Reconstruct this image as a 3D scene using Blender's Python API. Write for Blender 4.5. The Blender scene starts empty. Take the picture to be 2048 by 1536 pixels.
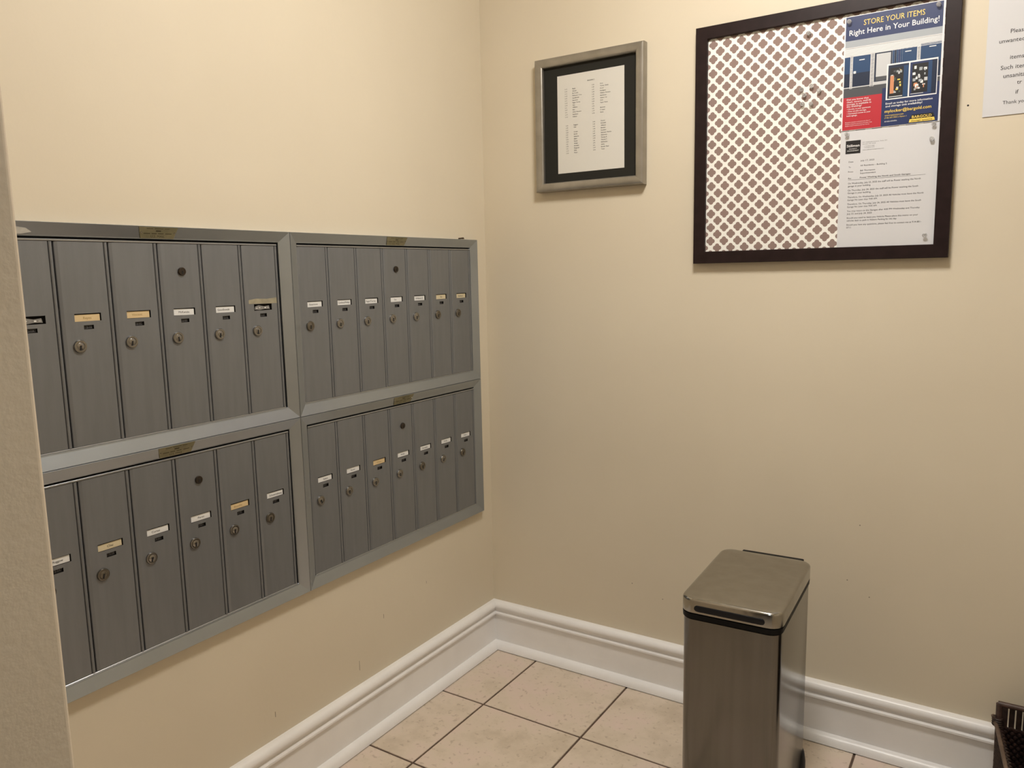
import bpy, bmesh, math, random
from mathutils import Matrix, Vector
R = math.radians
random.seed(7)
S = bpy.context.scene
COL = S.collection

# ------------------------------------------------------------------ camera
CAM = (1.4641, -2.1231, 1.2867)
YAW, PITCH, ROLL, FPX = 0.57347, -0.14133, -0.0205, 1556.95
fw = Vector((-math.sin(YAW) * math.cos(PITCH), math.cos(YAW) * math.cos(PITCH), math.sin(PITCH)))
rt = Vector((math.cos(YAW), math.sin(YAW), 0)); up = rt.cross(fw)
rt2 = math.cos(ROLL) * rt + math.sin(ROLL) * up
up2 = -math.sin(ROLL) * rt + math.cos(ROLL) * up
cam = bpy.data.cameras.new('camera'); co = bpy.data.objects.new('camera', cam); COL.objects.link(co)
cam.sensor_width = 36; cam.lens = FPX * 36 / 2048; cam.clip_start = 0.02
M = Matrix((rt2, up2, -fw)).transposed().to_4x4(); M.translation = CAM
co.matrix_world = M
S.camera = co

# ------------------------------------------------------------------ world, exposure
w = bpy.data.worlds.new('world'); S.world = w; w.use_nodes = True
w.node_tree.nodes['Background'].inputs[0].default_value = (0.02, 0.02, 0.02, 1)
S.view_settings.view_transform = 'Standard'; S.view_settings.look = 'None'
S.view_settings.gamma = 1; S.view_settings.use_curve_mapping = False
S.view_settings.exposure = 0.0
LAMP_POS, LAMP_POWER = (1.06, -0.88, 2.5), 79.0
LAMP_COL = (1.0, 0.955, 0.90)
FILL_POS, FILL_POWER = (1.7, -3.0, 2.5), 34.0
FILL_COL = (0.86, 0.96, 1.0)

# ------------------------------------------------------------------ materials
MATS = {}
def newmat(name):
    m = bpy.data.materials.new(name); m.use_nodes = True; MATS[name] = m
    nt = m.node_tree; return m, nt, nt.nodes['Principled BSDF']
def plain(name, col, rough=0.6, metal=0.0, spec=0.5, **kw):
    m, nt, b = newmat(name)
    b.inputs['Base Color'].default_value = (*col, 1); b.inputs['Roughness'].default_value = rough
    b.inputs['Metallic'].default_value = metal; b.inputs['Specular IOR Level'].default_value = spec
    for k, v in kw.items(): b.inputs[k.replace('_', ' ')].default_value = v
    return m
def noisy(name, c1, c2, scale=6, rough=0.6, metal=0.0, bump=0.0, bscale=120, stretch=(1, 1, 1), detail=4,
          rvar=0.0, spec=0.5, lo=0.35, hi=0.65, rnd=0.0, bdist=0.002):
    m, nt, b = newmat(name); N, Lk = nt.nodes, nt.links
    tc = N.new('ShaderNodeTexCoord'); mp = N.new('ShaderNodeMapping'); mp.inputs['Scale'].default_value = stretch
    if rnd:
        oi = N.new('ShaderNodeObjectInfo'); mul = N.new('ShaderNodeVectorMath'); mul.operation = 'SCALE'
        cb = N.new('ShaderNodeCombineXYZ')
        for i in range(3): Lk.new(oi.outputs['Random'], cb.inputs[i])
        Lk.new(cb.outputs[0], mul.inputs[0]); mul.inputs['Scale'].default_value = rnd
        Lk.new(mul.outputs[0], mp.inputs['Location'])
    Lk.new(tc.outputs['Object'], mp.inputs['Vector'])
    n = N.new('ShaderNodeTexNoise'); n.inputs['Scale'].default_value = scale; n.inputs['Detail'].default_value = detail
    Lk.new(mp.outputs[0], n.inputs['Vector'])
    r = N.new('ShaderNodeValToRGB'); r.color_ramp.elements[0].position = lo; r.color_ramp.elements[1].position = hi
    r.color_ramp.elements[0].color = (*c1, 1); r.color_ramp.elements[1].color = (*c2, 1)
    Lk.new(n.outputs['Fac'], r.inputs['Fac']); Lk.new(r.outputs['Color'], b.inputs['Base Color'])
    b.inputs['Roughness'].default_value = rough; b.inputs['Metallic'].default_value = metal
    b.inputs['Specular IOR Level'].default_value = spec
    if rvar:
        mr = N.new('ShaderNodeMapRange'); mr.inputs['To Min'].default_value = rough - rvar; mr.inputs['To Max'].default_value = rough + rvar
        Lk.new(n.outputs['Fac'], mr.inputs['Value']); Lk.new(mr.outputs[0], b.inputs['Roughness'])
    if bump:
        n2 = N.new('ShaderNodeTexNoise'); n2.inputs['Scale'].default_value = bscale; n2.inputs['Detail'].default_value = 3
        Lk.new(mp.outputs[0], n2.inputs['Vector'])
        bp = N.new('ShaderNodeBump'); bp.inputs['Strength'].default_value = bump; bp.inputs['Distance'].default_value = bdist
        Lk.new(n2.outputs['Fac'], bp.inputs['Height']); Lk.new(bp.outputs[0], b.inputs['Normal'])
    return m
def emit(name, col, strength):
    m, nt, b = newmat(name)
    b.inputs['Base Color'].default_value = (*col, 1)
    b.inputs['Emission Color'].default_value = (*col, 1); b.inputs['Emission Strength'].default_value = strength
    return m

noisy('wall_paint', (0.665, 0.59, 0.458), (0.69, 0.615, 0.48), scale=2.2, rough=0.55, bump=0.08, bscale=90, spec=0.35)
noisy('jamb_paint', (0.62, 0.535, 0.42), (0.655, 0.57, 0.45), scale=3, rough=0.6, bump=0.2, bscale=130, spec=0.3)
plain('ceiling_paint', (0.75, 0.72, 0.64), 0.8)
noisy('trim_paint', (0.84, 0.825, 0.81), (0.88, 0.865, 0.85), scale=9, rough=0.32, bump=0.12, bscale=60)
noisy('grout', (0.085, 0.055, 0.038), (0.13, 0.085, 0.06), scale=30, rough=0.9)
# floor tile: beige with rosy clouds and small dark specks
m, nt, b = newmat('floor_tile'); N, Lk = nt.nodes, nt.links
tc = N.new('ShaderNodeTexCoord'); oi = N.new('ShaderNodeObjectInfo'); cb = N.new('ShaderNodeCombineXYZ')
for i in range(3): Lk.new(oi.outputs['Random'], cb.inputs[i])
sc = N.new('ShaderNodeVectorMath'); sc.operation = 'SCALE'; sc.inputs['Scale'].default_value = 23
ad = N.new('ShaderNodeVectorMath'); Lk.new(cb.outputs[0], sc.inputs[0]); Lk.new(sc.outputs[0], ad.inputs[0]); Lk.new(tc.outputs['Object'], ad.inputs[1])
n1 = N.new('ShaderNodeTexNoise'); n1.inputs['Scale'].default_value = 7; n1.inputs['Detail'].default_value = 6; n1.inputs['Roughness'].default_value = 0.62
n2 = N.new('ShaderNodeTexNoise'); n2.inputs['Scale'].default_value = 75; n2.inputs['Detail'].default_value = 3
for n in (n1, n2): Lk.new(ad.outputs[0], n.inputs['Vector'])
r1 = N.new('ShaderNodeValToRGB'); e = r1.color_ramp.elements
e[0].position, e[0].color = 0.32, (0.56, 0.465, 0.355, 1); e[1].position, e[1].color = 0.68, (0.72, 0.575, 0.50, 1)
k = r1.color_ramp.elements.new(0.5); k.color = (0.68, 0.575, 0.46, 1)
Lk.new(n1.outputs['Fac'], r1.inputs['Fac'])
r2 = N.new('ShaderNodeValToRGB'); e = r2.color_ramp.elements
e[0].position, e[0].color = 0.30, (0.45, 0.38, 0.32, 1); e[1].position, e[1].color = 0.40, (1, 1, 1, 1)
Lk.new(n2.outputs['Fac'], r2.inputs['Fac'])
mx = N.new('ShaderNodeMix'); mx.data_type = 'RGBA'; mx.blend_type = 'MULTIPLY'; mx.inputs['Factor'].default_value = 0.4
Lk.new(r1.outputs['Color'], mx.inputs['A']); Lk.new(r2.outputs['Color'], mx.inputs['B']); Lk.new(mx.outputs['Result'], b.inputs['Base Color'])
b.inputs['Roughness'].default_value = 0.42

# aluminium of the mailboxes: fine vertical brushing
noisy('door_aluminium', (0.205, 0.214, 0.226), (0.221, 0.230, 0.242), scale=22, rough=0.40, metal=0.55, stretch=(4, 0.35, 1), rvar=0.05, rnd=9, bump=0.04, bscale=220)
noisy('rail_aluminium', (0.365, 0.40, 0.44), (0.385, 0.42, 0.46), scale=9, rough=0.29, metal=0.88, stretch=(1, 1, 1), rvar=0.02, detail=2)
plain('lip_aluminium', (0.40, 0.41, 0.42), 0.3, 0.85)
plain('dark_gap', (0.012, 0.011, 0.010), 0.9, spec=0.1)
plain('lock_nickel', (0.30, 0.29, 0.275), 0.22, 1.0)
plain('lock_dull', (0.20, 0.185, 0.16), 0.3, 1.0)
plain('lock_bronze', (0.06, 0.047, 0.036), 0.4, 0.8)
plain('keyway', (0.008, 0.007, 0.006), 0.8)
noisy('brass_plate', (0.20, 0.185, 0.11), (0.27, 0.245, 0.15), scale=30, rough=0.42, metal=0.5)
plain('plate_ink', (0.035, 0.028, 0.012), 0.7)
plain('card_white', (0.78, 0.78, 0.76), 0.55)
plain('card_yellow', (0.70, 0.53, 0.29), 0.5)
plain('card_cream', (0.66, 0.57, 0.38), 0.5)
plain('ink', (0.035, 0.033, 0.034), 0.7)
plain('ink_grey', (0.10, 0.10, 0.10), 0.7)
plain('ink_faded', (0.40, 0.27, 0.11), 0.7)
plain('number_tile', (0.016, 0.016, 0.018), 0.5)
plain('number_ink', (0.16, 0.16, 0.17), 0.6)
noisy('tape_residue', (0.27, 0.245, 0.17), (0.36, 0.32, 0.22), scale=60, rough=0.5)
noisy('paint_smear', (0.50, 0.49, 0.45), (0.60, 0.59, 0.55), scale=50, rough=0.5)
plain('foil_wrap', (0.30, 0.30, 0.30), 0.3, 0.6)
# pictures
noisy('pewter_frame', (0.31, 0.29, 0.25), (0.36, 0.335, 0.295), scale=25, rough=0.33, metal=0.75, rvar=0.04)
plain('mat_black', (0.022, 0.021, 0.017), 0.85, spec=0.2)
plain('paper', (0.63, 0.63, 0.645), 0.7)
plain('paper_list', (0.66, 0.64, 0.585), 0.75)
noisy('espresso_wood', (0.013, 0.006, 0.006), (0.018, 0.009, 0.009), scale=40, rough=0.4, spec=0.25, stretch=(1, 1, 1))
plain('fabric_white', (0.88, 0.875, 0.82), 0.85, spec=0.2)
plain('fabric_taupe', (0.285, 0.205, 0.18), 0.85, spec=0.2)
plain('pr_navy', (0.016, 0.030, 0.105), 0.35)
plain('pr_blue', (0.012, 0.050, 0.135), 0.35)
plain('pr_dkblue', (0.006, 0.016, 0.045), 0.35)
plain('pr_red', (0.46, 0.026, 0.04), 0.35)
plain('pr_yellow', (0.85, 0.62, 0.12), 0.35)
plain('pr_white', (0.80, 0.80, 0.80), 0.35)
plain('pr_grey', (0.36, 0.39, 0.42), 0.35)
plain('pr_silver', (0.55, 0.56, 0.57), 0.35)
plain('pr_floor', (0.07, 0.075, 0.085), 0.35)
plain('pr_black', (0.012, 0.012, 0.014), 0.35)
plain('pr_orange', (0.60, 0.25, 0.12), 0.4)
plain('pr_green', (0.05, 0.09, 0.07), 0.4)
plain('clear_plastic', (0.92, 0.92, 0.92), 0.12, 0.0, Transmission_Weight=0.82, IOR=1.22)
plain('steel_pin', (0.6, 0.6, 0.6), 0.25, 1.0)
# bin
noisy('brushed_steel', (0.16, 0.152, 0.138), (0.18, 0.172, 0.158), scale=40, rough=0.19, metal=1.0, stretch=(1, 1, 0.05), rvar=0.02)
noisy('lid_steel', (0.36, 0.345, 0.315), (0.40, 0.385, 0.355), scale=30, rough=0.17, metal=1.0, bump=0.6, bscale=11, bdist=0.004)
plain('black_plastic', (0.004, 0.004, 0.004), 0.5, spec=0.15)
plain('black_rubber', (0.007, 0.007, 0.009), 0.4, spec=0.25)
# basket
noisy('dark_wicker', (0.012, 0.006, 0.005), (0.035, 0.018, 0.014), scale=60, rough=0.45)
noisy('rattan_pole', (0.10, 0.065, 0.045), (0.16, 0.11, 0.08), scale=40, rough=0.5)
noisy('rim_wood', (0.05, 0.028, 0.022), (0.08, 0.045, 0.035), scale=40, rough=0.45)
plain('lamp_metal', (0.75, 0.73, 0.7), 0.35, 0.3)
plain('added_dark_door', (0.07, 0.04, 0.025), 0.45)
plain('hall_wall', (0.33, 0.28, 0.22), 0.7)
plain('fixing_rust', (0.06, 0.035, 0.015), 0.7)

# ------------------------------------------------------------------ mesh helpers
_txt = {}
def text_geo(s, bold=0.0):
    if 'M' in s: bold = 0.0                          # the offset outline of this glyph folds over itself
    key = (s, bold)
    if key not in _txt:
        c = bpy.data.curves.new('t', 'FONT'); c.body = s; c.size = 1; c.resolution_u = 2; c.offset = bold; c.dimensions = '2D'; c.fill_mode = 'FRONT'
        o = bpy.data.objects.new('t', c); COL.objects.link(o)
        dg = bpy.context.evaluated_depsgraph_get(); me = o.evaluated_get(dg).to_mesh()
        _txt[key] = ([tuple(v.co[:2]) for v in me.vertices], [tuple(p.vertices) for p in me.polygons])
        o.evaluated_get(dg).to_mesh_clear(); bpy.data.objects.remove(o); bpy.data.curves.remove(c)
    return _txt[key]

class MB:
    def __init__(s): s.v = []; s.f = []; s.m = []; s.mats = []
    def mi(s, m):
        if m not in s.mats: s.mats.append(m)
        return s.mats.index(m)
    def add(s, vs, fs, m):
        b = len(s.v); s.v += [tuple(p) for p in vs]; i = s.mi(m)
        for f in fs: s.f.append([b + k for k in f]); s.m.append(i)
    def box(s, x0, x1, y0, y1, z0, z1, m, c=0.0):
        if not c:
            vs = [(x, y, z) for z in (z0, z1) for x, y in ((x0, y0), (x1, y0), (x1, y1), (x0, y1))]
            fs = [(3, 2, 1, 0), (4, 5, 6, 7)] + [(k, (k + 1) % 4, 4 + (k + 1) % 4, 4 + k) for k in range(4)]
        else:
            vs = [(x, y, z0) for x, y in ((x0, y0), (x1, y0), (x1, y1), (x0, y1))]
            vs += [(x, y, z1 - c) for x, y in ((x0, y0), (x1, y0), (x1, y1), (x0, y1))]
            vs += [(x, y, z1) for x, y in ((x0 + c, y0 + c), (x1 - c, y0 + c), (x1 - c, y1 - c), (x0 + c, y1 - c))]
            fs = [(3, 2, 1, 0), (8, 9, 10, 11)] + [(k + o, (k + 1) % 4 + o, 4 + (k + 1) % 4 + o, 4 + k + o) for o in (0, 4) for k in range(4)]
        s.add(vs, fs, m); return s
    def quad(s, x0, x1, y0, y1, z, m):
        s.add([(x0, y0, z), (x1, y0, z), (x1, y1, z), (x0, y1, z)], [(0, 1, 2, 3)], m); return s
    def poly(s, pts, z, m):
        s.add([(*p, z) for p in pts], [tuple(range(len(pts)))], m); return s
    def prism(s, pts, z0, z1, m, cap=True):
        n = len(pts); vs = [(*p, z0) for p in pts] + [(*p, z1) for p in pts]
        fs = [(k, (k + 1) % n, n + (k + 1) % n, n + k) for k in range(n)]
        if cap: fs += [tuple(range(n))[::-1], tuple(range(n, 2 * n))]
        s.add(vs, fs, m); return s
    def loops(s, rings, m, close=True, cap0=False, cap1=False):
        n = len(rings[0]); vs = [p for r in rings for p in r]; fs = []
        for i in range(len(rings) - 1):
            for k in range(n if close else n - 1):
                fs.append((i * n + k, i * n + (k + 1) % n, (i + 1) * n + (k + 1) % n, (i + 1) * n + k))
        if cap0: fs.append(tuple(range(n))[::-1])
        if cap1: fs.append(tuple((len(rings) - 1) * n + k for k in range(n)))
        s.add(vs, fs, m); return s
    def lathe(s, prof, n, m, c=(0, 0, 0), cap0=True, cap1=True):
        rings = [[(c[0] + r * math.cos(2 * math.pi * k / n), c[1] + r * math.sin(2 * math.pi * k / n), c[2] + z) for k in range(n)] for r, z in prof]
        return s.loops(rings, m, True, cap0, cap1)
    def tube(s, path, r, m, n=10):
        rings = []
        P = [Vector(p) for p in path]
        for i, p in enumerate(P):
            t = (P[min(i + 1, len(P) - 1)] - P[max(i - 1, 0)]).normalized()
            a = t.cross(Vector((0, 0, 1)) if abs(t.z) < 0.9 else Vector((1, 0, 0))).normalized(); b2 = t.cross(a)
            rr = r[i] if isinstance(r, (list, tuple)) else r
            rings.append([tuple(p + rr * (math.cos(2 * math.pi * k / n) * a + math.sin(2 * math.pi * k / n) * b2)) for k in range(n)])
        return s.loops(rings, m, True, True, True)
    def text(s, t, x, y, h, m, z, width=None, align='l', bold=0.0, rot=0.0):
        vs, fs = text_geo(t, bold)
        if not vs: return s
        k = h / 0.73                                  # cap height of the built-in face
        x0, x1 = min(p[0] for p in vs), max(p[0] for p in vs)
        kx = width / (x1 - x0) if width else k
        off = {'l': -x0 * kx, 'c': -(x0 + x1) / 2 * kx, 'r': -x1 * kx}[align]
        cr, sr = math.cos(rot), math.sin(rot)
        pts = [(p[0] * kx + off, p[1] * k) for p in vs]
        s.add([(x + cr * a - sr * b2, y + sr * a + cr * b2, z) for a, b2 in pts], fs, m); return s
    def mesh(s, name, smooth=None):
        me = bpy.data.meshes.new(name); me.from_pydata(s.v, [], s.f)
        for mm in s.mats: me.materials.append(MATS[mm])
        me.polygons.foreach_set('material_index', s.m); me.update()
        if smooth:
            me.shade_smooth(); me.set_sharp_from_angle(angle=R(smooth))
        return me
    def build(s, name, parent=None, smooth=None, loc=(0, 0, 0)):
        return link(name, s.mesh(name, smooth), parent, loc)
def link(name, me, parent=None, loc=(0, 0, 0), rot=(0, 0, 0)):
    o = bpy.data.objects.new(name, me); COL.objects.link(o); o.location = loc; o.rotation_euler = rot
    if parent: o.parent = parent
    return o
def tag(o, label=None, cat=None, group=None, kind=None):
    for k, v in (('label', label), ('category', cat), ('group', group), ('kind', kind)):
        if v: o[k] = v
    return o
def empty(name, loc, rot=(0, 0, 0)):
    o = bpy.data.objects.new(name, None); COL.objects.link(o); o.location = loc; o.rotation_euler = rot; o.empty_display_size = 0.05
    return o
ON_LEFT = (R(90), 0, R(90))     # local x -> room y, local y -> up, local z -> out of the left wall
ON_BACK = (R(90), 0, 0)         # local x -> room x, local y -> up, local z -> out of the back wall

# ------------------------------------------------------------------ room shell
RX, PY0, PY1, HC = 2.35, -1.831, -1.971, 2.5     # mail room width, doorway partition, ceiling
HX0, HX1, HY = -0.7, 3.0, -4.3                   # hall beyond the doorway
JX0, JX1, JZ = 0.85, 1.98, 2.06                  # doorway opening
def shell(name, x0, x1, y0, y1, z0, z1, m, label):
    o = MB().box(x0, x1, y0, y1, z0, z1, m).build(name); return tag(o, label, None, None, 'structure')
wall_left = shell('wall_left', -0.12, 0, PY0, 0.12, -0.05, HC, 'wall_paint', 'cream painted wall behind the bank of mailboxes')
wall_back = shell('wall_back', 0, RX, 0, 0.12, -0.05, HC, 'wall_paint', 'cream painted wall behind the bin and the pin board')
shell('wall_right', RX, RX + 0.12, PY0, 0.12, -0.05, HC, 'wall_paint', 'cream wall at the right end of the mail room')
pt = MB()
bead = [(JX0 - .004 + .004 * math.cos(R(a)), PY0 - .004 + .004 * math.sin(R(a))) for a in (0, 22, 45, 67, 90)]
pt.prism([(HX0, PY1), (JX0, PY1)] + bead + [(HX0, PY0)], -0.05, HC, 'jamb_paint'); pt.box(JX1, HX1, PY1, PY0, -0.05, HC, 'jamb_paint'); pt.box(JX0, JX1, PY1, PY0, JZ, HC, 'jamb_paint')
tag(pt.build('wall_doorway'), 'rough plastered doorway edge in the left foreground', None, None, 'structure')
shell('wall_hall_rear', HX0, HX1, HY - 0.12, HY, -0.05, HC, 'hall_wall', 'plain hall wall behind the viewer')
shell('wall_hall_left', HX0 - 0.12, HX0, HY, PY1, -0.05, HC, 'hall_wall', 'plain hall wall on the left')
shell('wall_hall_right', HX1, HX1 + 0.12, HY, PY1, -0.05, HC, 'hall_wall', 'plain hall wall on the right')
shell('ceiling', HX0 - 0.12, HX1 + 0.12, HY - 0.12, 0.12, HC, HC + 0.1, 'ceiling_paint', 'white painted ceiling')
dr = MB().box(0.6, 2.2, HY, HY + 0.05, 0, 2.1, 'added_dark_door', 0.01); dr.box(0.7, 1.35, HY + 0.05, HY + 0.06, 0.2, 1.95, 'added_dark_door', 0.005); dr.box(1.45, 2.1, HY + 0.05, HY + 0.06, 0.2, 1.95, 'added_dark_door', 0.005)
tag(dr.build('added_door_1'), 'unseen dark double door added in the hall for dark reflections', None, None, 'structure')  # unseen, added so the steel bin reflects something dark

# floor: grout bed with single tiles
floor = tag(MB().box(HX0, HX1, HY, 0, -0.06, -0.0025, 'grout').build('floor'), 'beige ceramic tiled floor with dark grout', None, None, 'structure')
T, OX, OY, G = 0.3302, 0.1851, -0.339, 0.0062
cache = {}
def tile_mesh(wd, dp):
    k = (round(wd, 4), round(dp, 4))
    if k not in cache: cache[k] = MB().box(0, wd, 0, dp, -0.009, 0, 'floor_tile', 0.0012).mesh('tile')
    return cache[k]
for i in range(-4, 10):
    for j in range(-13, 3):
        x0, x1 = OX + i * T + G / 2, OX + (i + 1) * T - G / 2
        y0, y1 = OY + j * T + G / 2, OY + (j + 1) * T - G / 2
        xl, xh, yl, yh = HX0, HX1, HY, 0
        if (y0 + y1) / 2 > PY0 + 0.02: xl, xh = 0, RX
        x0, x1, y0, y1 = max(x0, xl), min(x1, xh), max(y0, yl), min(y1, yh)
        if x1 - x0 < 0.02 or y1 - y0 < 0.02: continue
        link('tile', tile_mesh(x1 - x0, y1 - y0), floor, (x0, y0, 0))

# baseboards with cap bead, fillet and shoe moulding (mitred in the corner)
PROF = [(0, .168), (.007, .168), (.013, .1665), (.018, .163), (.0215, .157), (.0225, .151), (.021, .145), (.017, .1405), (.0145, .1385),
        (.0142, .1345), (.0200, .1275), (.0202, .1225), (.0150, .1205), (.0125, .1195), (.0125, .0)]
SHOE = [(.0125, .027)] + [(.0125 + .0215 * math.sin(a), .027 * math.cos(a)) for a in [R(15 * k) for k in range(1, 6)]] + [(.034, .002)]
def mould(prof, a, b, m, name, parent=None):
    # a, b: functions d -> (x, y) at both ends
    mb = MB(); n = len(prof)
    r0 = [(*a(d), z) for d, z in prof]; r1 = [(*b(d), z) for d, z in prof]
    mb.add(r0 + r1, [(k, k + 1, n + k + 1, n + k) for k in range(n - 1)] + [tuple(range(n)), tuple(range(2 * n - 1, n - 1, -1))], m)
    return mb.build(name, parent, 35)
def base(name, a, b, label):
    o = tag(mould(PROF, a, b, 'trim_paint', name), label, None, None, 'structure')
    mould(SHOE, a, b, 'trim_paint', 'shoe_molding', o); return o
base('baseboard_left', lambda d: (d, PY0), lambda d: (d, -d), 'white moulded baseboard under the mailboxes')
base('baseboard_back', lambda d: (d, -d), lambda d: (RX, -d), 'white moulded baseboard behind the steel bin')

# ------------------------------------------------------------------ ceiling lamp and added hall fill
def lamp(pos, power, label, name, col):
    mt = name + '_glow'
    emit(mt, col, power)
    t = tag(empty('ceiling_lamp', pos), label, 'ceiling lamp')
    MB().lathe([(0.19, 0), (0.19, -0.02), (0.18, -0.03)][::-1], 40, 'lamp_metal').build('base', t, 40)
    prof = [(0.172 * math.cos(a), -0.03 - 0.075 * math.sin(a)) for a in [R(10 * k) for k in range(0, 9)]] + [(0.012, -0.105)]
    MB().lathe(prof[::-1], 40, mt).build('glass_dome', t, 40)
lamp(LAMP_POS, LAMP_POWER, 'round flush ceiling lamp lighting the mail room', 'mail_lamp', LAMP_COL)
lamp(FILL_POS, FILL_POWER, 'round flush fill lamp added in the unseen hall', 'hall_fill', FILL_COL)  # fill light added behind the camera, out of view

# ------------------------------------------------------------------ mailboxes
PITCHD, DOORH = 0.1015, 0.379
DW = 0.0984
HF, HB = 0.0075, 0.0015                              # door face and back, out from the wall
def door_mesh():
    mb = MB(); H = DOORH; w2 = DW / 2
    # profile across the door: rolled left edge, flat, shallow groove, raised rib on the right
    left = [(-w2, HB), (-w2, HF - .0032), (-w2 + .0009, HF - .0018), (-w2 + .0050, HF - .0004), (-w2 + .0062, HF)]
    right = [(w2 - .0082, HF), (w2 - .0076, HF - .0022), (w2 - .0068, HF - .0022), (w2 - .0060, HF + .0004), (w2 - .0044, HF + .0014), (w2 - .0020, HF + .0012), (w2 - .0004, HF - .0002), (w2, HF - .0015), (w2, HB)]
    for pr in (left, right):
        for (a, ha), (b, hb) in zip(pr, pr[1:]):
            mb.add([(a, 0, ha), (b, 0, hb), (b, H, hb), (a, H, ha)], [(0, 1, 2, 3)], 'door_aluminium')
    # flat with the two window openings
    xs = [left[-1][0], -.0251, -.0094, .0094, .0251, right[0][0]]
    ys = [0, H - .1612, H - .1535, H - .1462, H - .1316, H]
    hole = lambda i, j: (j == 3 and 1 <= i <= 3) or (j == 1 and i == 2)
    for i in range(5):
        for j in range(5):
            if not hole(i, j): mb.quad(xs[i], xs[i + 1], ys[j], ys[j + 1], HF, 'door_aluminium')
    for (x0, x1, y0, y1) in ((xs[1], xs[4], ys[3], ys[4]), (xs[2], xs[3], ys[1], ys[2])):
        p = [(x0, y0), (x1, y0), (x1, y1), (x0, y1)]
        for k in range(4):
            a, b = p[k], p[(k + 1) % 4]
            mb.add([(*b, HF), (*a, HF), (*a, HB + .0012), (*b, HB + .0012)], [(0, 1, 2, 3)], 'dark_gap')
        mb.quad(x0, x1, y0, y1, HB + .0012, 'dark_gap')
    pr = left + right
    for y, rev in ((0, 0), (H, 1)):
        pts = [(a, y, h) for a, h in pr]
        mb.add(pts, [tuple(range(len(pts)))[::(-1 if rev else 1)]], 'door_aluminium')
    return mb.mesh('door', 30)
DOOR = door_mesh()
def lock_mesh(r, body, slot_w=.0016):
    mb = MB()
    mb.lathe([(r, 0), (r, .0028), (r * .93, .0040), (r * .80, .0043), (r * .62, .0040), (r * .60, .0034), (r * .56, .0038), (.0003, .0038)], 28, body, cap0=False)
    mb.box(-slot_w, slot_w, -r * .62, r * .16, .0030, .0042, 'keyway')
    return mb.mesh('lock', 40)
LOCK = lock_mesh(.0122, 'lock_nickel'); LOCKD = lock_mesh(.0122, 'lock_dull'); MASTER = lock_mesh(.0086, 'lock_bronze')
TAGS = {}
def rails(unit, Wd, H, w, ho=.0195, hi=.0090):
    # four mitred rails sloping down towards the doors
    wt, wb = .0255, .0285
    O = [(0, 0), (Wd, 0), (Wd, H), (0, H)]; I = [(w, wb), (Wd - w, wb), (Wd - w, H - wt), (w, H - wt)]
    g = .0004
    for k, nm in enumerate(('bottom_rail', 'side_rail', 'top_rail', 'side_rail')):
        a, b, c, d_ = O[k], O[(k + 1) % 4], I[(k + 1) % 4], I[k]
        cx, cy = Wd / 2, H / 2
        sh = lambda p: (p[0] + (g if p[0] < cx else -g), p[1] + (g if p[1] < cy else -g))
        a, b = sh(a), sh(b)
        lerp = lambda p, q, t: (p[0] + (q[0] - p[0]) * t, p[1] + (q[1] - p[1]) * t)
        rows = [(0, 0.0), (0, ho - .0008), (.03, ho), (.90, hi + .0004), (.97, hi), (1, hi - .0012), (1, 0.0)]
        ra = [(*lerp(a, d_, t), h) for t, h in rows]; rb = [(*lerp(b, c, t), h) for t, h in rows]
        n = len(rows)
        MB().add(ra + rb, [], 'rail_aluminium')
        mb = MB(); mb.add(ra + rb, [(i, n + i, n + i + 1, i + 1) for i in range(n - 1)] + [tuple(range(n)), tuple(range(2 * n - 1, n - 1, -1))], 'rail_aluminium')
        mb.build(nm, unit)
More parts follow.
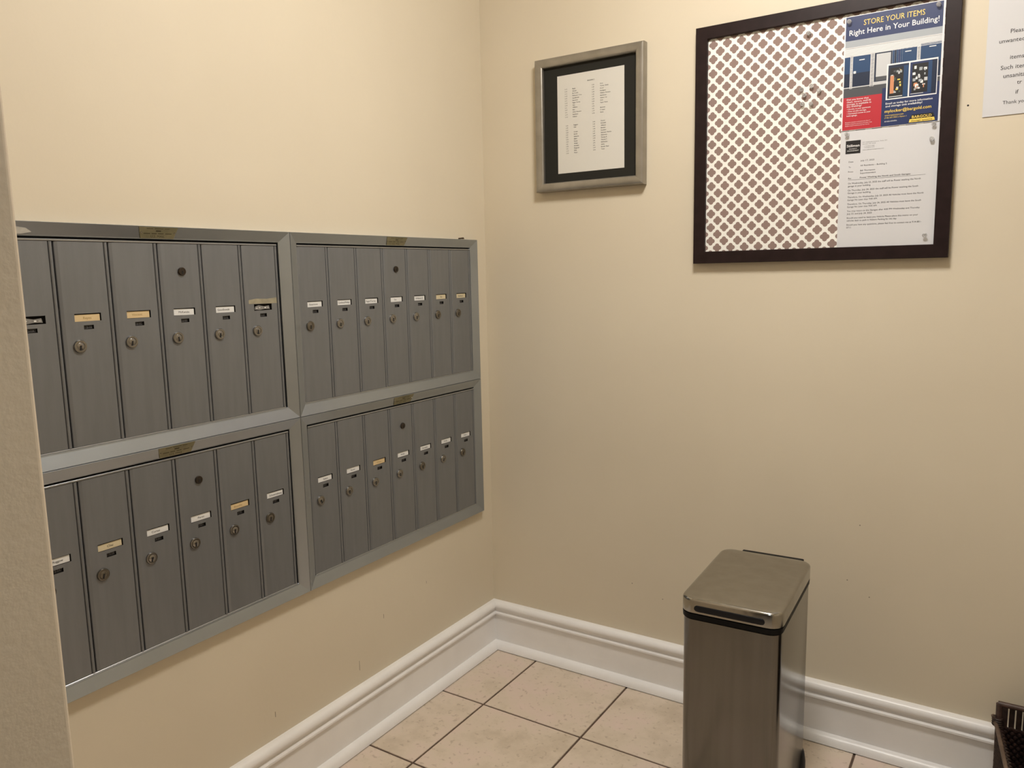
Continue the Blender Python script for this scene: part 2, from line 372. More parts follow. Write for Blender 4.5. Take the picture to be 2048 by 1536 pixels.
def bank(y_left, y_right, z0, z1, first_center, n, cards, numbers, master, label, worn, extra=None):
    u = tag(empty('mailbox_bank', (0, y_left, z0), ON_LEFT), label, 'mailboxes', 'apartment mailbox banks')
    Wd, H = y_right - y_left, z1 - z0
    MB().box(.004, Wd - .004, .004, H - .004, 0.0004, HB - .0002, 'dark_gap').build('back_panel', u)
    rails(u, Wd, H, .0278)
    dz = .0312
    # thin lips of the hinged front above and below the doors
    x0, x1 = first_center - y_left - PITCHD / 2 + .001, first_center - y_left + PITCHD * (n - .5) - .0015
    MB().box(x0, x1, dz + DOORH + .0008, dz + DOORH + .0046, HB, HF + .0012, 'lip_aluminium', .0008).build('top_lip', u)
    MB().box(x0, x1, dz - .0034, dz - .0005, HB, HF + .0010, 'lip_aluminium', .0008).build('bottom_lip', u)
    for i in range(n):
        cx = first_center - y_left + PITCHD * i
        d = link('door', DOOR, u, (cx, dz, 0))
        lk = link('lock', random.choice((LOCK, LOCK, LOCKD)), d, (-.0205, DOORH - .192, HF), (0, 0, random.uniform(-.25, .25)))
        if i == master: link('master_lock', MASTER, d, (0, DOORH - .056, HF))['label'] = 'dark bronze arrow lock'
        txt, kind = cards[i]
        c = MB()
        if kind in 'wyc':
            pm = {'w': 'card_white', 'y': 'card_yellow', 'c': 'card_cream'}[kind]
            tilt = random.uniform(-.035, .02); drop = random.choice((.0004, .001, .0018, .0024))
            cw = .0478
            pts = [(-cw / 2, -.0068), (cw / 2, -.0068), (cw / 2, .0060), (-cw / 2, .0060)]
            c.prism(pts, 0, .0004, pm)
            ink = 'ink_faded' if kind == 'y' else 'ink'
            if txt: c.text(txt, random.uniform(-.004, .003), -.0024, .0045, ink, .0006, align='c', bold=.006, width=min(.040, .0031 * len(txt)))
            o = c.build('name_card', d, loc=(-.0005, DOORH - .1388 - drop * .5, HF - .0026)); o.rotation_euler = (0, 0, tilt * .6)
        else:
            pts = [(-.022, -.005), (-.008, -.0062), (.007, -.0045), (.021, -.005), (.019, .003), (.006, .0015), (-.010, .0045), (-.020, .002)]
            c.prism(pts, 0, .0006, 'foil_wrap')
            for k in range(5): c.box(-.018 + .008 * k, -.014 + .008 * k, -.003 + .001 * (k % 3), -.0012 + .001 * (k % 2), .0006, .0011, 'card_white')
            c.build('torn_card', d, loc=(0, DOORH - .139, HF - .0030))
        nt_ = MB().quad(-.0088, .0088, -.0034, .0034, 0, 'number_tile')
        nt_.text(numbers[i], random.uniform(-.002, .003), -.0021, .0042, 'number_ink', .0002, align='c', bold=.01)
        nt_.build('number_plate', d, loc=(0, DOORH - .1574, HB + .0022))
        if extra and extra[0] == i:
            q = MB(); q.prism([(-.040, .0005), (.040, -.0005), (.039, .0128), (.012, .0105), (-.020, .0118), (-.0405, .0092)], 0, .0003, 'tape_residue')
            q.build('tape_residue', d, loc=(.001, DOORH - .131, HF))['label'] = 'yellowed leftover tape'
    if extra:
        sm = MB().prism([(-.030, -.0095), (.012, -.0100), (.030, -.0060), (.020, .0010), (.004, .0030), (-.004, .0085), (-.030, .0100)], 0, .0003, 'paint_smear')
        o = sm.build('paint_smear', u, loc=(.0620, H - .0130, .01445)); o.rotation_euler = (R(22.4), 0, 0); o['label'] = 'smear of pale wall paint'
    # brass plate on the top rail
    cx = first_center - y_left + PITCHD * (n - 1) / 2
    p = MB(); k = math.atan2(-(.0155 - .0095), .0255)
    p.prism([(-.036, -.0118), (.036, -.0118), (.0425, .0118), (-.0425, .0118)], 0, .0010, 'brass_plate')
    for sx in (-1, 1): p.lathe([(.0014, .001), (.0012, .0018), (.0003, .0021)], 10, 'lock_nickel', (sx * .0362, .0004, 0), cap0=False)
    p.text('U.S. MAIL', 0, -.0095, .0048, 'plate_ink', .0012, align='c', width=.030, bold=.002)
    for (a, b) in ((-.031, -.017), (-.014, -.003), (0, .012), (.016, .030)): p.quad(a, b, -.0022, -.0008, .0012, 'plate_ink')
    p.quad(-.0055, .0055, .0028, .0052, .0012, 'plate_ink')
    for (a, b) in ((-.026, -.012), (-.009, .010), (.013, .024)): p.quad(a, b, .0082, .0092, .0012, 'plate_ink')
    o = p.build('maker_plate', u, loc=(cx, H - .0128, .01440)); o.rotation_euler = (R(22.4), 0, 0); o['label'] = 'tarnished brass postal plate'
    return u
ZT, ZM, ZB = 1.3938, 0.9500, 0.5062
YL, YS, YR = -1.5035, -0.8366, -0.0715
cl, cr = -.866 - PITCHD * 5.5 + .0, -.8089 + PITCHD / 2
L13 = 'ABCDEFGHJKLMN'
bank(YL, YS, ZM, ZT, -.8675 - PITCHD * 5.5, 6, [('', 'f'), ('Reyes', 'y'), ('Vincent', 'y'), ('McKenzie', 'w'), ('Goodlowski', 'w'), ('', 'f')],
     ['2-1' + c for c in L13[:6]], 3, 'aluminium mailbox bank of six doors, top row beside the doorway', True, (5,))
bank(YS, YR, ZM, ZT, cr, 7, [('Stourtons', 'w'), ('Cardinez/Phillips', 'w'), ('Fagin/Torres', 'w'), ('Gee', 'w'), ('Williams E.', 'w'), ('Kim', 'c'), ('Kaufmann', 'c')],
     ['2-1' + c for c in L13[6:]], 3, 'aluminium mailbox bank of seven doors, top row beside the room corner', False)
bank(YL, YS, ZB, ZM, -.8665 - PITCHD * 5.5, 6, [('Ruggow', 'w'), ('Chai', 'c'), ('Cortez', 'w'), ('Perez', 'w'), ('Bonilla', 'y'), ('Schwartzberg', 'w')],
     ['2-2' + c for c in L13[:6]], 3, 'aluminium mailbox bank of six doors, bottom row beside the doorway', True)
bank(YS, YR, ZB, ZM, cr + .002, 7, [('Salem', 'w'), ('Nunez', 'w'), ('Wilson', 'y'), ('Wuller', 'w'), ('Gonzales', 'w'), ('Kelly', 'w'), ('Meyer', 'w')],
     ['2-2' + c for c in L13[6:]], 3, 'aluminium mailbox bank of seven doors, bottom row beside the room corner', False)
nl = MB().tube([(-.01, 0, 0), (.009, 0, .001)], .0022, 'fixing_rust', 8); nl.lathe([(.0035, 0), (.0035, .0015)], 8, 'fixing_rust', (.008, 0, -.002))
tag(nl.build('nail', loc=(0.0105, -.1452, ZT + .0025)), 'small rusty nail in the wall just above the mailboxes', 'nail')

# ------------------------------------------------------------------ framed name list
def frame_rails(root, Wd, H, w, rows, m, names=('bottom_rail', 'side_rail', 'top_rail', 'side_rail'), smooth=35):
    O = [(0, 0), (Wd, 0), (Wd, H), (0, H)]; I = [(w, w), (Wd - w, w), (Wd - w, H - w), (w, H - w)]
    for k, nm in enumerate(names):
        a, b, c, d_ = O[k], O[(k + 1) % 4], I[(k + 1) % 4], I[k]
        lerp = lambda p, q, t: (p[0] + (q[0] - p[0]) * t, p[1] + (q[1] - p[1]) * t)
        ra = [(*lerp(a, d_, t), h) for t, h in rows]; rb = [(*lerp(b, c, t), h) for t, h in rows]; n = len(rows)
        mb = MB(); mb.add(ra + rb, [(i, n + i, n + i + 1, i + 1) for i in range(n - 1)] + [tuple(range(n)), tuple(range(2 * n - 1, n - 1, -1))], m)
        mb.build(nm, root, smooth)
FX0, FX1, FZ0, FZ1 = 0.2125, 0.5635, 1.5290, 1.9135
fr = tag(empty('framed_name_list', (FX0, 0, FZ0), ON_BACK), 'pewter framed list of residents with black mat near the corner', 'framed list')
FW, FH = FX1 - FX0, FZ1 - FZ0
frame_rails(fr, FW, FH, .0255, [(0, .002), (0, .024), (.06, .0268), (.2, .028), (.8, .0265), (.95, .024), (1, .021), (1, .012)], 'pewter_frame')
MB().box(.018, FW - .018, .018, FH - .018, .010, .0135, 'mat_black').build('mat', fr)
px, pz = .2835 - FX0, 1.5800 - FZ0
ls = MB().box(px, px + .2165, pz, pz + .2805, .0135, .0140, 'paper_list')
def U(x): return x - FX0
def Vz(z): return z - FZ0
zt = .0143
ls.text('BUILDING 2', U(.395), Vz(1.8340), .0032, 'ink', zt, align='c', bold=.012)
LP = .00662
names = [['Reyes', 'Vincent', 'Dr. R. & R.', 'McKenzie / Cruz', 'Goodlowski', 'Stourtons', 'Fagin / Torres', 'Gee', 'Williams', 'Kim', 'Ortiz / Romero', 'Kaufmann', 'Pullman'],
         ['Mirza', 'Torres / Smith', 'Minelli', 'Rodriguez', 'Wilkins / Romero', 'Henderson', 'Adams / Lin', 'Malik', 'Tisch / Perez', '', 'Bowman', 'F. Lopez', 'Karas'],
         ['Ruggow', 'Chai', '', 'Cortez', 'Bonilla', 'Schwartz', 'Salem', 'Nunez', 'Wuller', 'Gonzales', 'Fitzgerald', 'Kelly', 'Meyer'],
         ['Murphy', 'Kowalski', 'Williams', 'Brennan', 'Davidson', 'DaCosta / Ferrara', 'Delmonico', 'Thomas R.', 'Thomas V.', 'DelVecchio', 'Ashby', 'Brandt / Patel', 'Toner']]
blocks = [(.3085, .3340, 1.8205, 0, 1), (.3975, .4240, 1.8215, 1, 3), (.3110, .3375, 1.7165, 2, 2), (.4000, .4262, 1.7180, 3, 4)]
for bx, nx, z, q, fl in blocks:
    for k in range(13):
        zz = Vz(z - LP * k) - .0015; off = .0002 * k
        ls.text('2-%d%s' % (fl, L13[k]), U(bx + off * .3), zz, .0030, 'ink_grey', zt, bold=.006)
        if names[q][k]: ls.text(names[q][k], U(nx + off * .3), zz + (0 if q != 0 else -.0012), .0033, 'ink', zt, bold=.008)
ls.build('name_list', fr)['label'] = 'typed list of apartment numbers and names'

# ------------------------------------------------------------------ pin board
BX0, BX1, BZ0, BZ1 = 0.7095, 1.3262, 1.3025, 1.9190
bd = tag(empty('pin_board', (BX0, 0, BZ0), ON_BACK), 'dark framed pin board covered in taupe quatrefoil fabric', 'pin board')
BW, BH = BX1 - BX0, BZ1 - BZ0
frame_rails(bd, BW, BH, .0318, [(0, .001), (0, .0195), (.03, .0205), (.96, .0205), (1, .0195), (1, .008)], 'espresso_wood')
fb = MB().box(.02, BW - .02, .02, BH - .02, .004, .0110, 'fabric_white')
def quatrefoil(cx, cy, c=.0058, Rr=.0059, n=40):
    pts = []
    for k in range(n):
        a = 2 * math.pi * k / n; d = ((a + math.pi / 4) % (math.pi / 2)) - math.pi / 4
        r = c * math.cos(d) + math.sqrt(Rr * Rr - (c * math.sin(d)) ** 2)
        pts.append((cx + r * math.cos(a), cy + r * math.sin(a)))
    return pts
PX, PZ = .03685, .0364
q0x, q0z = .7550 - BX0, 1.7990 - BZ0
for i in range(-1, 17):
    for j in range(-16, 5):
        for o in (0, .5):
            x, z = q0x + (i + o) * PX, q0z + (j + o) * PZ
            if .022 < x < BW - .022 and .022 < z < BH - .022: fb.poly(quatrefoil(x, z), .0112, 'fabric_taupe')
fb.build('fabric_panel', bd)['label'] = 'off-white fabric printed with taupe quatrefoils'

# poster pinned on the board ------------------------------------------------
po = MB()
ox, oz = 1.0795, 1.6155
def X(x): return x - ox
def Z(z): return z - oz
h0 = .0008
po.box(0, .2135, 0, .2655, 0, .0005, 'pr_white')
def q(x0, x1, z0, z1, m, lv=1): po.quad(X(x0), X(x1), Z(z0), Z(z1), .0005 + .00012 * lv, m)
PL, PR = 1.0822, 1.2890
q(PL, PR, 1.8245, 1.8795, 'pr_navy')
po.text('STORE YOUR ITEMS', X(1.1217), Z(1.8560), .0130, 'pr_yellow', .00085, width=.1302, bold=.009)
po.text('Right Here in Your Building!', X(1.0905), Z(1.8365), .0128, 'pr_white', .00085, width=.1912, bold=.009)
q(PL, PR, 1.8090, 1.8245, 'pr_grey')
q(PL, PR, 1.7150, 1.8090, 'pr_silver')
for k in range(7): q(PL, PR, 1.7880 + .003 * k, 1.7893 + .003 * k, 'pr_white' if k < 6 else 'pr_white', 2)
q(PL, PR, 1.8068, 1.8085, 'pr_white', 2)
def ldoor(a, b, z1=1.7870, z0=1.7170, hi='pr_blue', lo='pr_dkblue'):
    q(a, b, z0, z0 + (z1 - z0) * .45, lo, 2); q(a, b, z0 + (z1 - z0) * .45, z1, hi, 2)
ldoor(PL, 1.0950); ldoor(1.1010, 1.1400); q(1.1150, 1.1270, 1.7765, 1.7785, 'pr_white', 3); q(1.1030, 1.1085, 1.7475, 1.7530, 'pr_white', 3)
for a, b in ((1.0952, 1.1008), (1.1402, 1.1490), (1.2392, 1.2462)):
    q(a, b, 1.7130, 1.7890, 'pr_white', 2)
    for k in range(24): q(a + .001, b - .0008, 1.7140 + .0031 * k, 1.7154 + .0031 * k, 'pr_floor', 3)
q(1.1490, 1.1870, 1.7220, 1.7880, 'pr_dkblue', 2); q(1.1530, 1.1840, 1.7330, 1.7850, 'pr_silver', 3); q(1.1530, 1.1840, 1.7235, 1.7330, 'pr_floor', 3)
for k, mm in enumerate(('pr_blue', 'pr_dkblue', 'pr_blue', 'pr_navy', 'pr_blue')): q(1.1875 + .0042 * k, 1.1915 + .0042 * k, 1.7350, 1.7890, mm, 2)
ldoor(1.2085, 1.2390, 1.7890); q(1.2140, 1.2270, 1.7800, 1.7820, 'pr_white', 3)
ldoor(1.2465, PR, 1.7930); q(1.2640, 1.2780, 1.7830, 1.7850, 'pr_white', 3)
q(PL, PR, 1.6925, 1.7150, 'pr_floor', 2); q(PL, 1.1390, 1.7150, 1.7160, 'pr_white', 3)
q(1.1685, PR, 1.6165, 1.7050, 'pr_navy', 3)
q(PL, 1.1685, 1.6165, 1.6930, 'pr_red', 3)
# inset picture of two open lockers
q(1.1768, 1.2838, 1.6765, 1.7580, 'pr_white', 4)
q(1.1800, 1.2235, 1.6790, 1.7545, 'pr_dkblue', 5); q(1.2265, 1.2822, 1.6790, 1.7545, 'pr_navy', 5)
q(1.1840, 1.2125, 1.6830, 1.7480, 'pr_black', 6); q(1.2130, 1.2230, 1.6800, 1.7500, 'pr_blue', 6)
q(1.2310, 1.2640, 1.6850, 1.7500, 'pr_black', 6); q(1.2645, 1.2720, 1.6830, 1.7530, 'pr_blue', 6); q(1.2720, 1.2815, 1.6800, 1.7540, 'pr_dkblue', 6)
rr = random.Random(3)
for _ in range(26):
    lv_ = 7 + .02 * _
    a, b_ = rr.uniform(1.185, 1.206), rr.uniform(1.690, 1.740); q(a, a + rr.uniform(.002, .006), b_, b_ + rr.uniform(.002, .007), rr.choice(('pr_green', 'pr_grey', 'pr_yellow', 'pr_floor', 'pr_silver')), lv_)
q(1.1850, 1.1930, 1.6900, 1.7300, 'pr_orange', 8)
for _ in range(30):
    lv_ = 7 + .02 * _
    a, b_ = rr.uniform(1.232, 1.257), rr.uniform(1.687, 1.740); q(a, a + rr.uniform(.002, .007), b_, b_ + rr.uniform(.002, .008), rr.choice(('pr_white', 'pr_silver', 'pr_grey', 'pr_black', 'pr_orange')), lv_)
q(1.1835, 1.2120, 1.6815, 1.6835, 'pr_silver', 8); q(1.2290, 1.2560, 1.6825, 1.6840, 'pr_silver', 8)
zt = .0014
for t, z, wd in (('Did you know that', 1.6860, .049), ('clean, secure, well-lit', 1.6805, .054), ('storage is available in', 1.6750, .055), ('the building?', 1.6698, .034)):
    po.text(t, X(1.0905), Z(z), .0040, 'pr_white', zt, width=wd, bold=.009)
for t, z, wd in (('\u2022 On-site, in your apartment', 1.6640, .053), ('\u2022 Free on-site storage,', 1.6588, .044), ('\u2022 Convenient access to your', 1.6536, .053), ('   belongings.', 1.6484, .024)):
    po.text(t, X(1.0915), Z(z), .0033, 'pr_white', zt, width=wd, bold=.012)
for k, wd in enumerate((.056, .060, .054)): po.text('Bargold is based in and serves the New York City area for rent'[:40 + 3 * k], X(1.0890), Z(1.6335 - .0042 * k), .0022, 'pr_white', zt, width=wd)
po.text('Email us today for more information', X(1.1772), Z(1.6660), .0045, 'pr_white', zt, width=.099, bold=.014)
po.text('and storage unit availability!', X(1.1772), Z(1.6598), .0045, 'pr_white', zt, width=.078, bold=.014)
po.text('mylocker@bargold.com', X(1.1760), Z(1.6472), .0072, 'pr_yellow', zt, width=.0985, bold=.01)
po.text('WWW.BARGOLD.COM', X(1.1765), Z(1.6388), .0034, 'pr_yellow', zt, width=.040, bold=.008)
po.text('(718) 247-7000 x Option 1', X(1.1765), Z(1.6338), .0032, 'pr_yellow', zt, width=.047)
po.text('SE HABLA ESPA\u00d1OL', X(1.1765), Z(1.6258), .0026, 'pr_white', zt, width=.027, bold=.01)
po.poly([(X(1.2290), Z(1.6190)), (X(1.2830), Z(1.6190)), (X(1.2815), Z(1.6262)), (X(1.2305), Z(1.6262))], zt, 'pr_yellow')
po.poly([(X(1.2295), Z(1.6262)), (X(1.2825), Z(1.6262)), (X(1.2790), Z(1.6362)), (X(1.2350), Z(1.6362))], zt, 'pr_black')
po.text('BARGOLD', X(1.2556), Z(1.6278), .0062, 'pr_yellow', zt + .0002, align='c', width=.041, bold=.012)
po.text('storage systems', X(1.2556), Z(1.6208), .0032, 'pr_black', zt + .0002, align='c', width=.044, bold=.014)
o = po.build('poster', loc=(ox, -.0122, oz)); o.rotation_euler = ON_BACK
tag(o, 'blue and red storage locker poster pinned to the top right of the pin board', 'poster')

# memo below the poster ------------------------------------------------------
me_ = MB(); ox, oz = 1.0795, 1.3342
me_.box(0, .2160, 0, .2795, 0, .0003, 'paper')
zt = .0005
me_.quad(X(1.0918), X(1.1256), Z(1.5597), Z(1.5908), zt, 'pr_black')
me_.text('Stillman', X(1.1087), Z(1.5758), .0062, 'pr_white', zt + .0002, align='c', width=.0290, bold=.01)
me_.text('PROPERTY', X(1.1087), Z(1.5700), .0024, 'pr_white', zt + .0002, align='c', width=.018)
me_.text('MANAGEMENT', X(1.1087), Z(1.5655), .0026, 'pr_white', zt + .0002, align='c', width=.026)
me_.text('141 Halstead Avenue, Suite 201', X(1.1300), Z(1.5832), .0022, 'ink_grey', zt, width=.054)
me_.text('Harrison, NY 10528', X(1.1300), Z(1.5790), .0022, 'ink_grey', zt, width=.029)
me_.text('t. 914.813.1900', X(1.1335), Z(1.5738), .0021, 'ink_grey', zt, width=.023); me_.text('f. 914.813.1919', X(1.1335), Z(1.5702), .0021, 'ink_grey', zt, width=.023)
me_.text('www.stillmanmanagement.com', X(1.1305), Z(1.5652), .0023, 'ink_grey', zt, width=.047)
for t, x, z, wd, bo in (('Date:', 1.1000, 1.5388, .0112, 0), ('July 17, 2025', 1.1268, 1.5398, .0310, 0), ('To:', 1.1003, 1.5262, .0055, 0), ('All Residents \u2013 Building 2', 1.1268, 1.5282, .0590, 0),
                        ('From:', 1.0997, 1.5150, .0118, 0), ('Bill Thompson', 1.1270, 1.5162, .0335, 0), ('Superintendent', 1.1270, 1.5100, .0350, 0),
                        ('Re:', 1.1003, 1.4992, .0072, .02), ('Power Washing the North and South Garages', 1.1268, 1.4996, .1110, .02)):
    me_.text(t, X(x), Z(z), .0036, 'ink', zt, width=wd, bold=max(bo * .5, .004))
me_.quad(X(1.1000), X(1.2700), Z(1.4968), Z(1.4974), zt, 'ink_grey')
body = [('On Wednesday, July 23, 2025 the staff will be Power washing the North', .1600), ('garage in your building.', .0520), None,
        ('On Thursday, July 24, 2025 the staff will be Power washing the South', .1555), ('Garage in your building.', .0530), None,
        ('Therefore, On Wednesday, July 23, 2025 All Vehicles must leave the North', .1675), ('Garage No Later than 9:00 AM.', .0680), None,
        ('Therefore, On Thursday, July 24, 2025 All Vehicles must leave the South', .1630), ('Garage No Later than 9:00 AM.', .0680), None,
        ('You may return to the Garages after 4:00 PM Wednesday and Thursday', .1610), ('July 23, and July 24, 2025', .0570), None,
        ('Should you need to leave you Vehicle Please place this memo on your', .1580), ('vehicles dash to park in Visitors Parking for the day.', .1130), None,
        ('Should you have any questions, please feel free to contact me at 914-881-', .1660), ('0711', .0105)]
z = 1.4905
for it in body:
    if it is None: z -= .0035; continue
    me_.text(it[0], X(1.1003), Z(z - .0036), .0041, 'ink', zt, width=it[1], bold=.002)
    z -= .0066
o = me_.build('memo', loc=(ox, -.0118, oz)); o.rotation_euler = ON_BACK
tag(o, 'white typed memo pinned below the poster on the pin board', 'memo')

# notice on the wall at the right edge ----------------------------------------
no = MB(); ox, oz = 1.3770, 1.6145
no.box(0, .2160, 0, .2795, 0, .0004, 'paper')
for t, x, z, hh in (('Please', 1.4215, 1.7925, .0105), ('unwanted', 1.4010, 1.7735, .0105), ('items', 1.4235, 1.7375, .0105), ('Such items', 1.4070, 1.7165, .0108), ('unsanitary', 1.4130, 1.6985, .0108),
                    ('tr', 1.4395, 1.6825, .0105), ('if', 1.4380, 1.6620, .0105), ('Thank you', 1.4150, 1.6420, .0090)):
    no.text(t, X(x), Z(z - .004), hh * .86, 'ink', .0006, bold=.004)
o = no.build('notice', loc=(ox, -.0015, oz)); o.rotation_euler = ON_BACK
tag(o, 'white paper notice taped to the wall right of the pin board', 'notice')
MB().lathe([(.0022, 0), (.0004, .0002)], 8, 'keyway', cap0=False).build('nail_hole', wall_back, loc=(1.3478, -.0002, 1.6447)).rotation_euler = ON_BACK

plain('scuff', (0.28, 0.24, 0.18), 0.7)
for y0, z0, y1, z1 in ((-.655, .2350, -.662, .2080), (-.960, .235, -.955, .222), (-.560, .33, -.557, .318), (-.36, .36, -.362, .352)):
    MB().box(-.0008, .0008, 0, math.hypot(y1 - y0, z1 - z0), 0, .00015, 'scuff').build('scuff_mark', wall_left, loc=(.0002, y1, z1)).rotation_euler = (R(90), 0, R(90))
for x_, z_ in ((1.135, .466), (1.19, .43), (1.16, .62), (.62, .30), (.52, .33)):
    MB().lathe([(.0018, 0), (.0003, .0002)], 8, 'scuff', cap0=False).build('scuff_mark', wall_back, loc=(x_, -.0002, z_)).rotation_euler = ON_BACK
# clear push pins ---------------------------------------------------------------
PIN_HEAD = MB().lathe([(.0046, .0055), (.0050, .0062), (.0046, .0070), (.0032, .0078), (.0028, .0095), (.0032, .0112), (.0046, .0122), (.0050, .0130), (.0044, .0138), (.0004, .0140)], 16, 'clear_plastic').mesh('head', 50)
PIN_NEEDLE = MB().lathe([(.0006, -.004), (.0006, .0065)], 6, 'steel_pin').mesh('needle')
def pin(x, z, y, label, group, tx=0, tz=0):
    p = tag(empty('push_pin', (x, -y, z), (R(90) + tx, tz, 0)), label, 'push pin', group)
    link('head', PIN_HEAD, p, (0, 0, -.0050)); link('needle', PIN_NEEDLE, p, (0, 0, -.0050))
for x, z, wh in ((1.0071, 1.7324, 'topmost'), (1.0253, 1.7180, 'rightmost'), (.9910, 1.7131, 'middle'), (.9868, 1.6920, 'lower left'), (1.0073, 1.6882, 'lower right'), (.9833, 1.7286, 'upper left')):
    pin(x, z, .0112, wh + ' clear push pin in the cluster of spare pins on the fabric', 'spare push pins on the fabric', random.uniform(-.3, .3), random.uniform(-.4, .4))
pin(.9971, 1.8581, .0112, 'single clear push pin on the fabric near the top frame rail', 'push pins')
pin(1.0899, 1.8683, .0136, 'clear push pin in the top left corner of the locker poster', 'push pins')
pin(1.2790, 1.8715, .0136, 'clear push pin in the top right corner of the locker poster', 'push pins')
pin(1.2816, 1.6113, .0122, 'clear push pin just under the yellow logo of the poster', 'push pins', .2)
pin(1.0942, 1.6063, .0122, 'clear push pin in the top left corner of the memo', 'push pins')
pin(1.2749, 1.3573, .0122, 'clear push pin in the bottom right corner of the memo', 'push pins', .25)
pin(1.2794, 1.5755, .0122, 'clear push pin beside the right edge of the memo letterhead', 'push pins', -.2)

# ------------------------------------------------------------------ pedal bin
def rrect(x0, x1, y0, y1, r, n=7, bow=0.0):
    pts = []
    for cx, cy, a0 in ((x1 - r, y0 + r, -90), (x1 - r, y1 - r, 0), (x0 + r, y1 - r, 90), (x0 + r, y0 + r, 180)):
        for k in range(n):
            a = R(a0 + 90 * k / (n - 1)); x, y = cx + r * math.cos(a), cy + r * math.sin(a)
            if y < (y0 + y1) / 2: y -= bow * (1 - ((x - (x0 + x1) / 2) / ((x1 - x0) / 2)) ** 2)
            pts.append((x, y))
    return pts
BNW, BND, BNH = .2200, .3520, .5700
bn = tag(empty('pedal_bin', (.9790, -.3640, 0), (0, 0, R(2.0))), 'rectangular brushed steel pedal bin standing by the back wall', 'trash can')
hw, hd = BNW / 2, BND / 2
def ring(ins, z, r, dz=None): return [(*p, z) for p in rrect(-hw + ins, hw - ins, -hd + ins, hd - ins, r)]
MB().loops([ring(.004, .030, .026), ring(.003, .034, .027), ring(.003, .5190, .027), ring(.006, .5215, .025)], 'brushed_steel', True, True, True).build('body', bn, 35)
MB().loops([ring(.0055, .5200, .026), ring(.0010, .5215, .028), ring(.0005, .5330, .028), ring(.005, .5345, .026)], 'black_plastic', True, True, True).build('lid_seal', bn, 35)
top = [ring(.004, .5345, .027), ring(.0, .5360, .030), ring(.0, .5625, .030), ring(.0012, .5662, .029), ring(.0040, .5684, .027), ring(.008, .5694, .024), ring(.03, .5708, .015), ring(.06, .5722, .010), ring(.09, .5728, .006)]
MB().loops(top, 'lid_steel', True, True, True).build('lid', bn, 50)
hp = [(x, z) for x, z in rrect(-.076, .076, -.0068, .0068, .0066)]
hm = MB(); hm.loops([[(x, -hd - .0003 + yy, .5478 + z * s_) for x, z in [(a * s_, b_) for a, b_ in hp]] for s_, yy in ((1, .004), (1, -.0010), (.97, -.0020), (.85, -.0026), (.5, -.0028))], 'black_rubber', True, False, True)
hm.build('lid_handle', bn, 40)
MB().box(-.062, .088, hd - .002, hd + .010, .540, .5680, 'black_plastic', .002).build('hinge_cover', bn)
MB().loops([ring(.002, 0, .028), ring(-.001, .002, .030), ring(-.001, .028, .030), ring(.003, .031, .028)], 'black_plastic', True, True, True).build('base', bn, 35)
ft = MB(); ft.loops([[(x, hd - .035 + y * s_, z) for x, y in [(hw - .03 + .035 * s_ * math.cos(a), .045 * math.sin(a)) for a in [2 * math.pi * k / 20 for k in range(20)]]] for s_, z in ((1, 0), (1, .05), (.9, .075), (.6, .092), (.1, .098))], 'black_plastic', True, True, True)
ft.build('rear_foot', bn, 40)
pdl = MB().box(-.055, .055, -hd - .045, -hd + .01, .018, .026, 'brushed_steel', .002); pdl.build('pedal', bn)

# ------------------------------------------------------------------ wicker basket at the right edge
bk = tag(empty('wicker_basket', (1.68, -.20, 0)), 'dark brown wicker basket with rattan side rails on the floor by the wall', 'basket')
BKL = lambda x, y, z: (x - 1.68, y + .20, z)
mbk = MB()
xb0, xb1, yb, xf0, xf1, yf = 1.4905, 1.875, -.060, 1.530, 1.835, -.375
def pole(name, pts, r, m='rattan_pole'): MB().tube([BKL(*p) for p in pts], r, m).build(name, bk, 40)
pole('top_rim', [(xb0 - .003, yb, .2520), (1.68, yb - .002, .2535), (xb1 + .003, yb, .2520)], .0065, 'rim_wood')
pole('corner_post', [(xb0, yb, .2520), (xb0 + .004, yb - .001, .0)], .0075, 'rim_wood'); pole('corner_post', [(xb1, yb, .2520), (xb1 - .004, yb - .001, .0)], .0075, 'rim_wood')
pole('corner_post', [(xf0, yf, .215), (xf0 + .003, yf, .0)], .0075, 'rim_wood'); pole('corner_post', [(xf1, yf, .215), (xf1 - .003, yf, .0)], .0075, 'rim_wood')
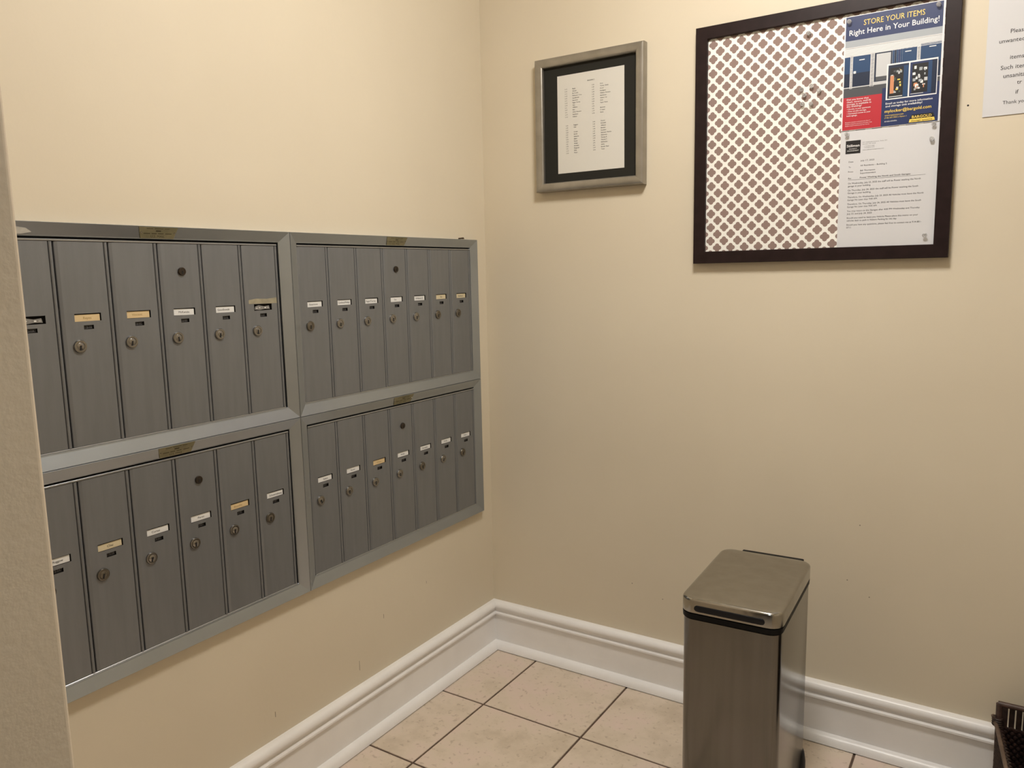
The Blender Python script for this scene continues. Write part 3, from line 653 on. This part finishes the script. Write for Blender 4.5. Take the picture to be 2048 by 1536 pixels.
pole('side_rail', [(1.4795, -.040, .2080), (1.4900, -.10, .2055), (xf0 - .004, yf - .02, .200)], .0046)
pole('side_rail', [(1.886, -.040, .2080), (1.876, -.10, .2055), (xf1 + .004, yf - .02, .200)], .0046)
pole('front_rail', [(xf0 - .01, yf, .208), (xf1 + .01, yf, .208)], .0060, 'rim_wood')
for sx, xx in ((1, xb0 - .002), (-1, xb1 + .002)):
    b_ = MB()
    for k in range(4): b_.lathe([(.0105, -.0026), (.0122, 0), (.0105, .0026)], 12, 'dark_wicker', BKL(xx, yb - .004, .2015 + .0052 * k))
    b_.build('binding', bk, 40)
for k in range(27):                                 # open slats of the back, above the weave
    x = xb0 + .012 + k * .01405
    s_ = MB().box(-.0056, .0056, -.0025, .0025, .004, .2475, 'dark_wicker', .0008)
    s_.build('slat', bk, loc=BKL(x, yb + (.002 if k % 2 else -.002), 0))
def weave(name, a, b2, z0, z1, n):
    a, b2 = Vector(a), Vector(b2); dirv = (b2 - a).normalized(); nrm = Vector((-dirv.y, dirv.x))
    Ln = (b2 - a).length; ns = int(Ln / .014)
    for k in range(n):
        z = z0 + (z1 - z0) * (k + .5) / n; pts = []
        for i in range(ns * 2 + 1):
            p = a + dirv * (Ln * i / (ns * 2)) + nrm * (.0035 * (1 if (i // 1 + k) % 2 else -1))
            pts.append(BKL(p.x, p.y, z))
        MB().tube(pts, (z1 - z0) / n * .56, 'dark_wicker', 6).build(name, bk, 60)
weave('woven_strand', (xb0, yb - .003), (xb1, yb - .003), .01, .200, 22)
weave('woven_strand', (xf0, yf), (xf1, yf), .01, .205, 22)
weave('woven_strand', (xb0 + .002, yb), (xf0 + .002, yf), .01, .200, 22)
weave('woven_strand', (xb1 - .002, yb), (xf1 - .002, yf), .01, .200, 22)
MB().prism([(p[0] - 1.68, p[1] + .20) for p in ((xf0 + .004, yf + .004), (xf1 - .004, yf + .004), (xb1 - .006, yb - .006), (xb0 + .006, yb - .006))], .006, .012, 'dark_wicker').build('bottom', bk)
